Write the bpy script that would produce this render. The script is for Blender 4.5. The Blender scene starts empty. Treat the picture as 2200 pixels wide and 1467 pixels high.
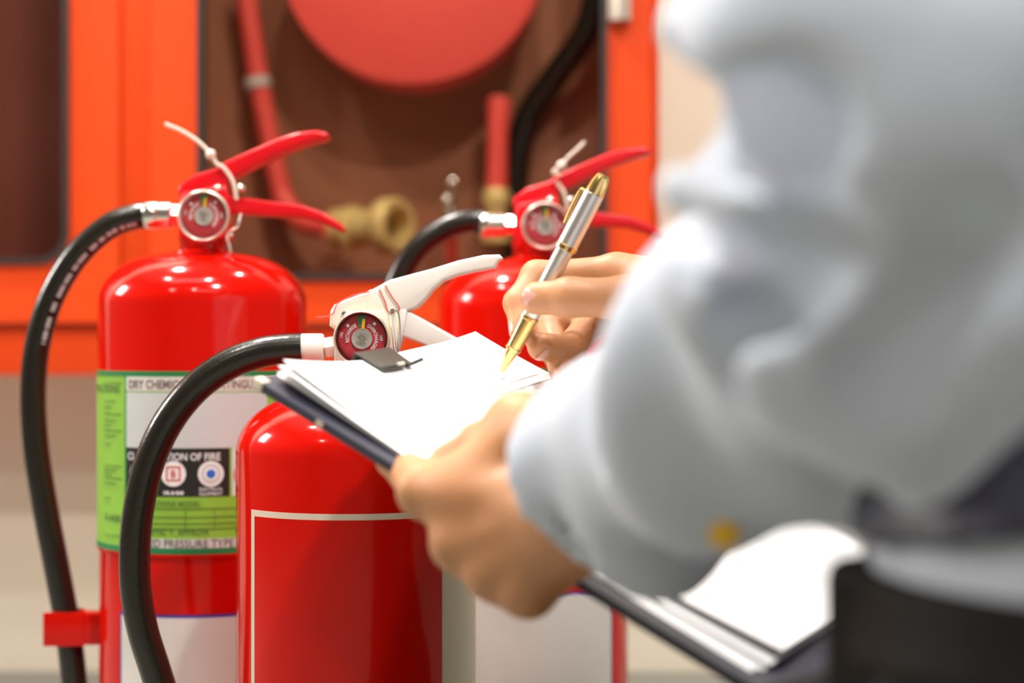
import bpy, bmesh, math, random
import numpy as np
from mathutils import Vector, Matrix
random.seed(4); rng = np.random.default_rng(4)
scn = bpy.context.scene
COL = scn.collection

# ------------------------------------------------------------------ camera
CAMH = 0.40
FPX = 60.0 / 36.0 * 2200.0
cd = bpy.data.cameras.new('camera'); cam = bpy.data.objects.new('camera', cd); COL.objects.link(cam)
cam.location = (0, 0, CAMH); cam.rotation_euler = (math.pi / 2, 0, 0)
cd.lens = 60.0; cd.sensor_width = 36.0; cd.clip_start = 0.01
cd.dof.use_dof = True; cd.dof.focus_distance = 1.12; cd.dof.aperture_fstop = 3.2
scn.camera = cam
# ------------------------------------------------------------------ world, light, exposure
w = bpy.data.worlds.new('world'); scn.world = w; w.use_nodes = True
w.node_tree.nodes['Background'].inputs[0].default_value = (1.0, 0.95, 0.88, 1)
w.node_tree.nodes['Background'].inputs[1].default_value = 0.3
scn.view_settings.view_transform = 'Standard'; scn.view_settings.look = 'None'
scn.view_settings.exposure = 0.85; scn.view_settings.gamma = 1.0
scn.view_settings.use_curve_mapping = False
ROOM = (-2.2, 2.4, -2.2, 2.07, 2.45)
# ceiling downlights (x, y, watts, radius): the first is the strong one close to the cabinet
DOWN = [(-0.80, 1.58, 30, 0.07), (-1.2, 0.75, 7, 0.06), (0.05, 0.55, 11, 0.06), (0.6, 1.6, 7, 0.06),
        (-0.3, -1.0, 2, 0.06), (0.58, -0.18, 22, 0.07), (-1.5, -1.0, 2, 0.06)]
WALL_LIGHT = (1.62, 1.30, 0.36, 0.5, 17)   # y, z, width, height, watts, on the left wall
PANEL = [(-0.6, 0.4, 1.2, 0.3, 2), (0.5, -1.2, 1.2, 0.3, 2)]

# ------------------------------------------------------------------ helpers
def P(px, py, d):
    return Vector(((px - 1100) / FPX * d, d, CAMH + (733 - py) / FPX * d))

def mat(name, color, rough=0.5, metal=0.0, coat=0.0, var=0.06, scale=30.0, bump=0.0, bscale=200.0,
        sss=0.0, spec=0.5, color2=None, sheen=0.0):
    m = bpy.data.materials.new(name); m.use_nodes = True
    nt = m.node_tree; b = nt.nodes['Principled BSDF']
    tc = nt.nodes.new('ShaderNodeTexCoord')
    nz = nt.nodes.new('ShaderNodeTexNoise'); nz.inputs['Scale'].default_value = scale; nz.inputs['Detail'].default_value = 3
    nt.links.new(tc.outputs['Object'], nz.inputs['Vector'])
    rp = nt.nodes.new('ShaderNodeMix'); rp.data_type = 'RGBA'
    c2 = color2 or tuple(min(1, c * (1 + var)) for c in color)
    c1 = color if color2 else tuple(c * (1 - var) for c in color)
    rp.inputs[6].default_value = (*c1, 1); rp.inputs[7].default_value = (*c2, 1)
    nt.links.new(nz.outputs['Fac'], rp.inputs[0]); nt.links.new(rp.outputs[2], b.inputs['Base Color'])
    b.inputs['Roughness'].default_value = rough; b.inputs['Metallic'].default_value = metal
    b.inputs['Coat Weight'].default_value = coat; b.inputs['Coat Roughness'].default_value = 0.05
    b.inputs['Specular IOR Level'].default_value = spec
    if sheen: b.inputs['Sheen Weight'].default_value = sheen
    if sss:
        b.inputs['Subsurface Weight'].default_value = sss
        b.inputs['Subsurface Radius'].default_value = (0.012, 0.005, 0.003)
        b.inputs['Subsurface Scale'].default_value = 0.6
    if bump:
        n2 = nt.nodes.new('ShaderNodeTexNoise'); n2.inputs['Scale'].default_value = bscale; n2.inputs['Detail'].default_value = 4
        nt.links.new(tc.outputs['Object'], n2.inputs['Vector'])
        bp = nt.nodes.new('ShaderNodeBump'); bp.inputs['Strength'].default_value = bump; bp.inputs['Distance'].default_value = 0.002
        nt.links.new(n2.outputs['Fac'], bp.inputs['Height']); nt.links.new(bp.outputs['Normal'], b.inputs['Normal'])
    return m

def glassmat(name, tint=(1, 1, 1), refl=0.12, rough=0.02):
    m = bpy.data.materials.new(name); m.use_nodes = True; nt = m.node_tree
    nt.nodes.remove(nt.nodes['Principled BSDF'])
    t = nt.nodes.new('ShaderNodeBsdfTransparent'); t.inputs[0].default_value = (*tint, 1)
    g = nt.nodes.new('ShaderNodeBsdfGlossy'); g.inputs['Roughness'].default_value = rough
    lw = nt.nodes.new('ShaderNodeLayerWeight'); lw.inputs[0].default_value = refl
    mx = nt.nodes.new('ShaderNodeMixShader')
    nt.links.new(lw.outputs['Fresnel'], mx.inputs[0]); nt.links.new(t.outputs[0], mx.inputs[1]); nt.links.new(g.outputs[0], mx.inputs[2])
    nt.links.new(mx.outputs[0], nt.nodes['Material Output'].inputs['Surface'])
    return m

def emit(name, color, s):
    m = bpy.data.materials.new(name); m.use_nodes = True; b = m.node_tree.nodes['Principled BSDF']
    b.inputs['Emission Color'].default_value = (*color, 1); b.inputs['Emission Strength'].default_value = s
    return m

M = dict(
    red=mat('red_gloss_paint', (0.56, 0.004, 0.001), 0.13, coat=0.12, spec=0.22, var=0.04, scale=8),
    crimson=mat('red_enamel_lever', (0.66, 0.006, 0.012), 0.3, coat=0.1, spec=0.25),
    cab=mat('orange_red_cabinet_paint', (0.76, 0.060, 0.003), 0.5, spec=0.3, var=0.04, scale=4),
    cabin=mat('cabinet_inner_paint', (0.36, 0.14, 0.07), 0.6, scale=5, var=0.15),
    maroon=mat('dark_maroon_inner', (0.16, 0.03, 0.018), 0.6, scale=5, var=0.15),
    reel=mat('reel_red', (0.95, 0.11, 0.09), 0.45),
    white=mat('white_enamel', (0.80, 0.77, 0.72), 0.35, coat=0.2, var=0.02),
    chrome=mat('chrome', (0.82, 0.80, 0.76), 0.16, metal=1.0, var=0.03),
    steel=mat('brushed_steel', (0.80, 0.77, 0.73), 0.34, metal=1.0, bump=0.1, bscale=900),
    bezel=mat('bezel_metal', (0.85, 0.79, 0.68), 0.28, metal=0.75),
    bezeldark=mat('bezel_dark', (0.20, 0.10, 0.07), 0.25, metal=0.8),
    hubm=mat('hub_aluminium', (0.75, 0.72, 0.68), 0.35, metal=0.6),
    gold=mat('gold_plate', (0.83, 0.58, 0.22), 0.2, metal=1.0, var=0.03),
    brass=mat('dull_brass', (0.85, 0.68, 0.28), 0.45, metal=0.2, var=0.15),
    rubber=mat('black_rubber', (0.012, 0.010, 0.007), 0.22, bump=0.10, bscale=350),
    seal=mat('window_seal_rubber', (0.02, 0.016, 0.013), 0.6),
    black=mat('black_print', (0.012, 0.012, 0.012), 0.5),
    lime=mat('lime_label', (0.24, 0.48, 0.045), 0.45, var=0.05),
    green=mat('dark_green_print', (0.01, 0.20, 0.06), 0.45),
    ink=mat('grey_green_ink', (0.09, 0.19, 0.04), 0.5),
    lab=mat('silver_white_label', (0.56, 0.57, 0.58), 0.45, var=0.08, scale=25),
    labwhite=mat('white_label', (0.66, 0.63, 0.60), 0.45, var=0.04),
    cream=mat('cream_label', (0.62, 0.56, 0.44), 0.5, var=0.03),
    ink2=mat('brown_grey_ink', (0.16, 0.12, 0.10), 0.5),
    whiteink=mat('white_ink', (0.8, 0.8, 0.8), 0.5),
    blueink=mat('blue_ink', (0.03, 0.03, 0.30), 0.5),
    bluedot=mat('blue_dot', (0.02, 0.13, 0.60), 0.5),
    redink=mat('red_ink', (0.60, 0.03, 0.02), 0.5),
    dial=mat('dial_red', (0.50, 0.03, 0.04), 0.5),
    dialgreen=mat('dial_green', (0.03, 0.22, 0.08), 0.5),
    yellow=mat('needle_yellow', (0.85, 0.50, 0.02), 0.5),
    paper=mat('paper', (0.86, 0.86, 0.87), 0.7, var=0.01),
    greyprint=mat('faint_print', (0.36, 0.36, 0.38), 0.7),
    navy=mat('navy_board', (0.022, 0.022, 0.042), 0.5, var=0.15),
    clip=mat('black_clip', (0.03, 0.026, 0.02), 0.45),
    skin=mat('skin', (0.44, 0.19, 0.078), 0.5, sss=0.2, bump=0.15, bscale=260, color2=(0.52, 0.25, 0.115), scale=45),
    nail=mat('nail', (0.60, 0.31, 0.24), 0.25, coat=0.3),
    shirt=mat('shirt_cloth', (0.50, 0.545, 0.64), 0.85, var=0.03, bump=0.1, bscale=700, sheen=0.2),
    trous=mat('black_trousers', (0.012, 0.011, 0.012), 0.85, bump=0.1, bscale=500),
    leather=mat('black_leather', (0.008, 0.006, 0.005), 0.6, spec=0.1, bump=0.2, bscale=300),
    hair=mat('black_hair', (0.015, 0.012, 0.01), 0.5, bump=0.6, bscale=150),
    tie=mat('seal_tie_plastic', (0.75, 0.62, 0.52), 0.4),
    thread_r=mat('red_thread', (0.65, 0.06, 0.05), 0.6),
    wall=mat('cream_wall_paint', (0.82, 0.76, 0.62), 0.8, var=0.03, scale=3, bump=0.05),
    floor=mat('grey_floor', (0.22, 0.225, 0.195), 0.45, var=0.1, scale=6),
    ceil=mat('ceiling_white', (0.42, 0.41, 0.39), 0.9),
    hinge=mat('hinge_grey', (0.62, 0.55, 0.46), 0.4, metal=0.3),
    glass=glassmat('pane_glass', (0.93, 0.90, 0.86), 0.10, 0.03),
    gglass=glassmat('gauge_lens', (1, 1, 1), 0.12, 0.02),
    lamp=emit('lamp_diffuser', (1, 0.93, 0.8), 90.0),
    panel=emit('panel_diffuser', (1, 0.95, 0.88), 1.4),
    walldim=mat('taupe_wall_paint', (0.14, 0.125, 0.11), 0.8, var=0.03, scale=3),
)

def tag(o, label, cat, group=None, kind=None):
    if label: o['label'] = label
    if cat: o['category'] = cat
    if group: o['group'] = group
    if kind: o['kind'] = kind
    return o

def empty(name, loc, label, cat, group=None):
    o = bpy.data.objects.new(name, None); COL.objects.link(o); o.location = loc; o.empty_display_size = 0.05
    return tag(o, label, cat, group)

class MB:
    def __init__(s): s.v = []; s.f = []
    def add(s, vs, fs):
        n = len(s.v); s.v += [tuple(q) for q in vs]; s.f += [tuple(i + n for i in q) for q in fs]; return s
    def box(s, a, b):
        (x0, y0, z0), (x1, y1, z1) = a, b
        return s.add([(x0,y0,z0),(x1,y0,z0),(x1,y1,z0),(x0,y1,z0),(x0,y0,z1),(x1,y0,z1),(x1,y1,z1),(x0,y1,z1)],
                     [(0,3,2,1),(4,5,6,7),(0,1,5,4),(1,2,6,5),(2,3,7,6),(3,0,4,7)])
    def obox(s, c, ax, ay, az):
        c, ax, ay, az = map(Vector, (c, ax, ay, az)); vs = []
        for k in (-1, 1):
            for i, j in ((-1,-1),(1,-1),(1,1),(-1,1)): vs.append(c + ax*i + ay*j + az*k)
        return s.add(vs, [(0,3,2,1),(4,5,6,7),(0,1,5,4),(1,2,6,5),(2,3,7,6),(3,0,4,7)])
    def lathe(s, o, axis, prof, n=32, cap=True):
        """prof: list of (distance along axis, radius)"""
        o, a = Vector(o), Vector(axis).normalized()
        t = Vector((0, 0, 1)) if abs(a.z) < 0.9 else Vector((1, 0, 0))
        e1 = a.cross(t).normalized(); e2 = a.cross(e1)
        vs = []; fs = []
        for h, r in prof:
            for k in range(n):
                g = 2*math.pi*k/n; vs.append(o + a*h + (e1*math.cos(g) + e2*math.sin(g))*r)
        for i in range(len(prof)-1):
            for k in range(n):
                fs.append((i*n+k, (i+1)*n+k, (i+1)*n+(k+1) % n, i*n+(k+1) % n))
        if cap:
            fs.append(tuple(range(n))); fs.append(tuple(reversed(range((len(prof)-1)*n, len(prof)*n))))
        return s.add(vs, fs)
    def tube(s, pts, r, n=12, sub=6, cap=True, rr=None):
        path = spline(pts, sub) if sub > 1 else [Vector(p) for p in pts]
        N = len(path); vs = []; fs = []; up = None
        for i, p in enumerate(path):
            t = (path[min(i+1, N-1)] - path[max(i-1, 0)]).normalized()
            if up is None:
                up = t.orthogonal().normalized()
            up = (up - t*up.dot(t)).normalized(); sd = t.cross(up)
            rad = r if rr is None else r + (rr - r)*i/(N-1)
            for k in range(n):
                g = 2*math.pi*k/n; vs.append(p + (up*math.cos(g) + sd*math.sin(g))*rad)
        for i in range(N-1):
            for k in range(n):
                fs.append((i*n+k, i*n+(k+1) % n, (i+1)*n+(k+1) % n, (i+1)*n+k))
        if cap:
            fs.append(tuple(reversed(range(n)))); fs.append(tuple(range((N-1)*n, N*n)))
        return s.add(vs, fs)
    def ball(s, c, r, n=16):
        prof = [(-math.cos(math.pi*i/n)*r, max(1e-5, math.sin(math.pi*i/n)*r)) for i in range(n+1)]
        return s.lathe(c, (0, 0, 1), prof, n*2, cap=False)
    def build(s, name, m, parent=None, off=None, smooth=True, angle=40, bevel=0.0):
        me = bpy.data.meshes.new(name)
        vs = s.v if off is None else [(a-off[0], b-off[1], c-off[2]) for a, b, c in s.v]
        me.from_pydata(vs, [], s.f); me.validate()
        if bevel:
            bm = bmesh.new(); bm.from_mesh(me)
            es = [e for e in bm.edges if len(e.link_faces) == 2 and e.calc_face_angle(0) > 0.6]
            bmesh.ops.bevel(bm, geom=es, offset=bevel, segments=2, profile=0.6, affect='EDGES', clamp_overlap=True)
            bm.to_mesh(me); bm.free()
        bm = bmesh.new(); bm.from_mesh(me); bmesh.ops.recalc_face_normals(bm, faces=bm.faces); bm.to_mesh(me); bm.free()
        if smooth:
            me.shade_smooth(); me.set_sharp_from_angle(angle=math.radians(angle))
        me.materials.append(m)
        o = bpy.data.objects.new(name, me); COL.objects.link(o)
        if parent is not None: o.parent = parent
        return o

def spline(pts, sub):
    p = [Vector(q) for q in pts]; out = []
    for i in range(len(p)-1):
        a = p[i-1] if i else p[0]*2 - p[1]; b = p[i]; c = p[i+1]; d = p[i+2] if i+2 < len(p) else p[-1]*2 - p[-2]
        for k in range(sub):
            t = k/sub
            out.append(0.5*((2*b) + (c-a)*t + (2*a-5*b+4*c-d)*t*t + (3*b-a-3*c+d)*t**3))
    out.append(p[-1]); return out

def prism(outline, y0, y1, name, m, parent, bevel=0.0015, off=None):
    """outline: (x, z) points; extruded along y"""
    bm = bmesh.new()
    a = [bm.verts.new((x, y0, z)) for x, z in outline]
    b = [bm.verts.new((x, y1, z)) for x, z in outline]
    bm.faces.new(a); bm.faces.new(list(reversed(b)))
    n = len(a)
    for i in range(n): bm.faces.new((a[(i+1) % n], a[i], b[i], b[(i+1) % n]))
    bmesh.ops.recalc_face_normals(bm, faces=bm.faces)
    if bevel:
        rim = [e for e in bm.edges if abs(e.verts[0].co.y - e.verts[1].co.y) < 1e-6]
        bmesh.ops.bevel(bm, geom=rim, offset=bevel, segments=3, profile=0.5, affect='EDGES', clamp_overlap=True)
    me = bpy.data.meshes.new(name); bm.to_mesh(me); bm.free()
    if off is not None: me.transform(Matrix.Translation(-Vector(off)))
    me.shade_smooth(); me.set_sharp_from_angle(angle=math.radians(35))
    me.materials.append(m); o = bpy.data.objects.new(name, me); COL.objects.link(o); o.parent = parent
    return o

def text2d(s, size, align='LEFT', space=1.0, bold=0.0):
    cu = bpy.data.curves.new('t', 'FONT'); cu.body = s; cu.size = size; cu.align_x = align; cu.resolution_u = 3
    cu.space_character = space; cu.offset = bold
    o = bpy.data.objects.new('t', cu); COL.objects.link(o)
    dg = bpy.context.evaluated_depsgraph_get(); me = o.evaluated_get(dg).to_mesh()
    vs = [(v.co.x, v.co.y) for v in me.vertices]; fs = [tuple(p.vertices) for p in me.polygons]
    o.evaluated_get(dg).to_mesh_clear(); bpy.data.objects.remove(o); bpy.data.curves.remove(cu)
    return vs, fs

def cyl_pt(r, th, z): return (r*math.sin(th), -r*math.cos(th), z)

def patch(r, t0, t1, z0, z1, name, m, parent, n=None, corner=0.0):
    """curved label piece on a cylinder, real thickness below it"""
    n = n or max(2, int(abs(t1-t0)*r/0.004)); mb = MB()
    for k in range(n+1):
        th = t0 + (t1-t0)*k/n; zz = z1
        if corner:
            e = min(k/n, 1-k/n)*abs(t1-t0)*r
            if e < corner: zz = z1 - corner + math.sqrt(max(0, corner**2 - (corner-e)**2))
        mb.v += [cyl_pt(r, th, z0), cyl_pt(r, th, zz), cyl_pt(r-0.0004, th, z0), cyl_pt(r-0.0004, th, zz)]
    for k in range(n):
        a = 4*k; b = a+4
        mb.f += [(a, b, b+1, a+1), (a+1, b+1, b+3, a+3), (b, a, a+2, b+2)]
    mb.f += [(0, 1, 3, 2), (4*n, 4*n+2, 4*n+3, 4*n+1)]
    return mb.build(name, m, parent, angle=60)

def cyl_text(s, size, r, th, z, name, m, parent, align='LEFT', space=1.0, bold=0.0, xs=1.0):
    vs, fs = text2d(s, size, align, space, bold)
    mb = MB().add([cyl_pt(r, th + x*xs/r, z+y) for x, y in vs], fs)
    return mb.build(name, m, parent, smooth=False)

def cyl_hit(px, py, cx, cy, r):
    dx, dz = (px-1100)/FPX, (733-py)/FPX
    a = dx*dx + 1; b = -2*(dx*cx + cy); c = cx*cx + cy*cy - r*r
    q = max(0.0, b*b - 4*a*c); t = (-b - math.sqrt(q))/(2*a)
    x, y = dx*t - cx, t - cy
    return math.atan2(x, -y), CAMH + dz*t

# ------------------------------------------------------------------ signed distance bodies
def rcone(X, a, b, r1, r2):
    a = np.asarray(a, np.float32); b = np.asarray(b, np.float32); ba = b - a
    t = np.clip(((X - a) @ ba)/max(1e-12, float(ba @ ba)), 0, 1)
    return np.linalg.norm(X - a - t[..., None]*ba, axis=-1) - (r1 + (r2-r1)*t)
def smin(a, b, k):
    h = np.clip(0.5 + 0.5*(b-a)/k, 0, 1)
    return b + (a-b)*h - k*h*(1-h)
def ell(X, c, r, R=None):
    q = X - np.asarray(c, np.float32)
    if R is not None: q = q @ np.asarray(R, np.float32)
    r = np.asarray(r, np.float32); k0 = np.linalg.norm(q/r, axis=-1); k1 = np.linalg.norm(q/(r*r), axis=-1)
    return k0*(k0-1)/np.maximum(k1, 1e-6)
def nets(fun, lo, hi, h):
    lo = np.asarray(lo, np.float32); n = [int(math.ceil((hi[i]-lo[i])/h))+1 for i in range(3)]
    g = np.stack(np.meshgrid(*[np.arange(k, dtype=np.float32) for k in n], indexing='ij'), -1)*h + lo
    F = fun(g).astype(np.float32); ins = F < 0
    cs = [(i, j, k) for i in (0, 1) for j in (0, 1) for k in (0, 1)]
    sl = lambda A, c: A[c[0]:n[0]-1+c[0], c[1]:n[1]-1+c[1], c[2]:n[2]-1+c[2]]
    cnt = sum(sl(ins, c).astype(np.int8) for c in cs); mask = (cnt > 0) & (cnt < 8)
    ijk = np.argwhere(mask); idx = -np.ones(mask.shape, np.int64); idx[mask] = np.arange(len(ijk))
    vals = np.stack([F[ijk[:, 0]+c[0], ijk[:, 1]+c[1], ijk[:, 2]+c[2]] for c in cs], 1)
    pos = np.zeros((len(ijk), 3)); num = np.zeros(len(ijk)); ca = np.array(cs, float)
    for a in range(8):
        for b in range(a+1, 8):
            if abs(ca[a]-ca[b]).sum() != 1: continue
            va, vb = vals[:, a], vals[:, b]; cr = (va < 0) != (vb < 0)
            t = np.where(cr, va/np.where(cr, va-vb, 1), 0)
            pos += np.where(cr[:, None], ca[a] + t[:, None]*(ca[b]-ca[a]), 0); num += cr
    V = (ijk + pos/num[:, None])*h + lo
    faces = []
    for ax in range(3):
        o1, o2 = [(1, 2), (2, 0), (0, 1)][ax]
        A = np.moveaxis(ins, ax, 0); d = np.argwhere(np.moveaxis(A[:-1] != A[1:], 0, ax))
        d = d[(d[:, o1] > 0) & (d[:, o2] > 0) & (d[:, o1] < n[o1]-1) & (d[:, o2] < n[o2]-1)]
        e1 = np.zeros(3, int); e1[o1] = 1; e2 = np.zeros(3, int); e2[o2] = 1
        q = np.stack([idx[tuple((d-e1-e2).T)], idx[tuple((d-e2).T)], idx[tuple(d.T)], idx[tuple((d-e1).T)]], 1)
        fl = ~ins[tuple(d.T)]; q[fl] = q[fl][:, ::-1]; faces.append(q)
    return V, np.concatenate(faces)
def relax(V, Fq, it=2, lam=0.5):
    for _ in range(it):
        S = np.zeros_like(V); N = np.zeros(len(V))
        for a, b in ((0, 1), (1, 2), (2, 3), (3, 0)):
            np.add.at(S, Fq[:, a], V[Fq[:, b]]); np.add.at(S, Fq[:, b], V[Fq[:, a]])
            np.add.at(N, Fq[:, a], 1); np.add.at(N, Fq[:, b], 1)
        V = V + lam*(S/np.maximum(N, 1)[:, None] - V)
    return V
def sdf_obj(parts, name, m, parent, off):
    mb_v = []; mb_f = []; n = 0
    for V, F in parts:
        mb_v.append(V - np.asarray(off)); mb_f.append(F + n); n += len(V)
    V = np.concatenate(mb_v); F = np.concatenate(mb_f)
    me = bpy.data.meshes.new(name)
    me.vertices.add(len(V)); me.vertices.foreach_set('co', V.astype(np.float32).ravel())
    me.loops.add(F.size); me.loops.foreach_set('vertex_index', F.ravel().astype(np.int32))
    me.polygons.add(len(F)); me.polygons.foreach_set('loop_start', np.arange(0, F.size, 4, dtype=np.int32))
    me.update(calc_edges=True); me.validate(); me.shade_smooth(); me.materials.append(m)
    o = bpy.data.objects.new(name, me); COL.objects.link(o); o.parent = parent
    return o

# ================================================================== the room
X0, X1, Y0, Y1, ZC = ROOM
def struct(name, a, b, m):
    o = MB().box(a, b).build(name, m, smooth=False); o['kind'] = 'structure'; return o
struct('floor', (X0-.1, Y0-.1, -.1), (X1+.1, Y1+.1, 0), M['floor'])
struct('wall_back', (X0-.1, Y1, 0), (X1+.1, Y1+.1, ZC), M['wall'])
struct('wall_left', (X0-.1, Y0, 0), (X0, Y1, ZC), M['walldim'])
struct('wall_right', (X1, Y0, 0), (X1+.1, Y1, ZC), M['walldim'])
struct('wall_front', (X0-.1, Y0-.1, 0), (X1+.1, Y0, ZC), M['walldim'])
struct('ceiling', (X0-.1, Y0-.1, ZC), (X1+.1, Y1+.1, ZC+.1), M['ceil'])

LNAMES = ['strongest round ceiling downlight next to the hose cabinet', 'round ceiling downlight left of the camera',
          'round ceiling downlight straight above the camera', 'round ceiling downlight near the right end of the cabinet',
          'round ceiling downlight behind the camera', 'round ceiling downlight behind and right of the camera', 'round ceiling downlight in the rear left corner']
for (x, y, wt, r), lb in zip(DOWN, LNAMES):
    e = empty('ceiling_downlight', (x, y, ZC), lb, 'ceiling light', 'ceiling downlights')
    MB().lathe((0, 0, 0), (0, 0, -1), [(0, r+.03), (.008, r+.028), (.012, r+.01), (.004, r)], 32, cap=False).build('trim_ring', M['white'], e)
    MB().lathe((0, 0, 0), (0, 0, -1), [(.001, r), (.004, r)], 32).build('diffuser', M['lamp'], e)
    ld = bpy.data.lights.new('downlight', 'AREA'); ld.shape = 'DISK'; ld.size = 2*r; ld.energy = wt; ld.color = (1, 0.965, 0.92)
    lo = bpy.data.objects.new('downlight', ld); COL.objects.link(lo); lo.location = (0, 0, -0.015); lo.parent = e
for (x, y, sx, sy, wt), lb in zip(PANEL, ['long ceiling light panel in front of the cabinet', 'long ceiling light panel behind the camera']):
    e = empty('ceiling_light_panel', (x, y, ZC), lb, 'ceiling light')
    mb = MB()
    mb.box((-sx/2-.02, -sy/2-.02, -.03), (sx/2+.02, -sy/2, 0)).box((-sx/2-.02, sy/2, -.03), (sx/2+.02, sy/2+.02, 0))
    mb.box((-sx/2-.02, -sy/2, -.03), (-sx/2, sy/2, 0)).box((sx/2, -sy/2, -.03), (sx/2+.02, sy/2, 0)).build('frame', M['white'], e, smooth=False)
    MB().box((-sx/2, -sy/2, -.012), (sx/2, sy/2, -.008)).build('diffuser', M['panel'], e, smooth=False)
    ld = bpy.data.lights.new('panel_light', 'AREA'); ld.shape = 'RECTANGLE'; ld.size = sx; ld.size_y = sy; ld.energy = wt; ld.color = (1, 0.98, 0.96)
    lo = bpy.data.objects.new('panel_light', ld); COL.objects.link(lo); lo.location = (0, 0, -0.02); lo.parent = e

y, z, sx, sz, wt = WALL_LIGHT
e = empty('wall_light', (X0, y, z), 'square light fitting on the left wall', 'wall light')
mb = MB().box((0, -sx/2-.02, -sz/2-.02), (.04, -sx/2, sz/2+.02)).box((0, sx/2, -sz/2-.02), (.04, sx/2+.02, sz/2+.02))
mb.box((0, -sx/2, -sz/2-.02), (.04, sx/2, -sz/2)).box((0, -sx/2, sz/2), (.04, sx/2, sz/2+.02)).build('frame', M['white'], e, smooth=False)
MB().box((.0, -sx/2, -sz/2), (.02, sx/2, sz/2)).build('diffuser', M['panel'], e, smooth=False)
ld = bpy.data.lights.new('wall_lamp', 'AREA'); ld.shape = 'RECTANGLE'; ld.size = sz; ld.size_y = sx; ld.energy = wt; ld.color = (1, 0.97, 0.93)
lo = bpy.data.objects.new('wall_lamp', ld); COL.objects.link(lo); lo.location = (.03, 0, 0); lo.rotation_euler = (0, -math.pi/2, 0); lo.parent = e

# ================================================================== hose cabinet
CY = 1.90
kx = lambda px: (px-1100)/FPX*CY
kz = lambda py: CAMH + (733-py)/FPX*CY
cab = empty('hose_cabinet', (0, CY, kz(805)), 'orange-red double-door fire hose cabinet on the cream wall', 'cabinet')
coff = cab.location
def rrect(x0, x1, z0, z1, r, n=6):
    pts = []
    for cx, cz, a0 in ((x1-r, z0+r, -90), (x1-r, z1-r, 0), (x0+r, z1-r, 90), (x0+r, z0+r, 180)):
        for k in range(n+1):
            a = math.radians(a0 + 90*k/n); pts.append((cx + r*math.cos(a), cz + r*math.sin(a)))
    return pts
def ring(outer, inner, y0, y1):
    n = len(outer); mb = MB()
    for y in (y0, y1):
        mb.v += [(x, y, z) for x, z in outer] + [(x, y, z) for x, z in inner]
    for i in range(n):
        j = (i+1) % n
        mb.f += [(i, j, n+j, n+i), (2*n+j, 2*n+i, 3*n+i, 3*n+j), (j, i, 2*n+i, 2*n+j), (n+i, n+j, 3*n+j, 3*n+i)]
    return mb
cx0, cx1, cz0, cz1 = -1.15, kx(1415), kz(805), 1.22
mb = MB(); t = .004
mb.box((cx0, CY+.004, cz0), (cx0+t, Y1, cz1)).box((cx1-t, CY+.004, cz0), (cx1, Y1, cz1))
mb.box((cx0+t, CY+.004, cz0), (cx1-t, Y1, cz0+t)).box((cx0+t, CY+.004, cz1-t), (cx1-t, Y1, cz1))
mb.build('cabinet_shell', M['cab'], cab, off=coff, smooth=False)
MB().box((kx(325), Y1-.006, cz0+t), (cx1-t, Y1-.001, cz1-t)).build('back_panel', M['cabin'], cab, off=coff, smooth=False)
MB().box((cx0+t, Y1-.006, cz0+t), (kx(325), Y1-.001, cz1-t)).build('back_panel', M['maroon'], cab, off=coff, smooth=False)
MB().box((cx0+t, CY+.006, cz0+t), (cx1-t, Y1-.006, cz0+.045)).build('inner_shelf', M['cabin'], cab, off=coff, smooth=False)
# bottom lip under the doors
MB().box((cx0, CY-.004, cz0), (cx1, CY+.004, kz(700))).build('bottom_rail', M['cab'], cab, off=coff, bevel=.002)
MB().box((kx(1398), CY-.004, kz(700)), (cx1, CY+.004, cz1)).build('side_rail', M['cab'], cab, off=coff, bevel=.002)
xm = kx(325)
# dividing wall between the two compartments
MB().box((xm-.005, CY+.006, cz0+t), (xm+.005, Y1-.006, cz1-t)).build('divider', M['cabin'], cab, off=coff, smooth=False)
def door(x0, x1, z0, z1, win, r, lab):
    d = ring(rrect(x0, x1, z0, z1, .004), rrect(*win, r), CY-.014, CY+.002).build('door', M['cab'], cab, off=coff, smooth=True, bevel=0)
    d['label'] = lab
    wx0, wx1, wz0, wz1 = win
    ring(rrect(wx0-.001, wx1+.001, wz0-.001, wz1+.001, r), rrect(wx0+.006, wx1-.006, wz0+.006, wz1-.006, max(.003, r-.006)), CY-.018, CY+.004).build('window_seal', M['seal'], d, off=coff)
    MB().box((wx0, CY-.004, wz0), (wx1, CY-.001, wz1)).build('pane', M['glass'], d, off=coff, smooth=False)
    return d
d1 = door(kx(327), kx(1396), kz(693), cz1-.01, (kx(430), kx(1302), kz(600), 1.15), .006, 'right door with a large clear window')
d2 = door(cx0+.01, kx(262), kz(693), cz1-.01, (cx0+.1, kx(155), kz(567), 1.15), .034, 'left door whose window has rounded corners')
MB().box((kx(264), CY-.010, kz(693)), (kx(325), CY+.002, cz1-.01)).build('mullion', M['cab'], cab, off=coff, bevel=.002)
# hinge on the right door
hb = MB().box((kx(1306), CY-.024, kz(50)), (kx(1352), CY-.014, kz(-60)))
hb.lathe((kx(1329), CY-.026, kz(52)), (0, 0, 1), [(0, .006), (.06, .006)], 12)
hb.build('hinge', M['hinge'], d1, off=coff, bevel=.001)
sc = MB()
sc.lathe((kx(326), CY-.009, kz(228)), (0, -1, 0), [(0, .005), (.003, .004), (.0035, .001)], 14)
sc.build('door_screw', M['cab'], cab, off=coff)

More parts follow.
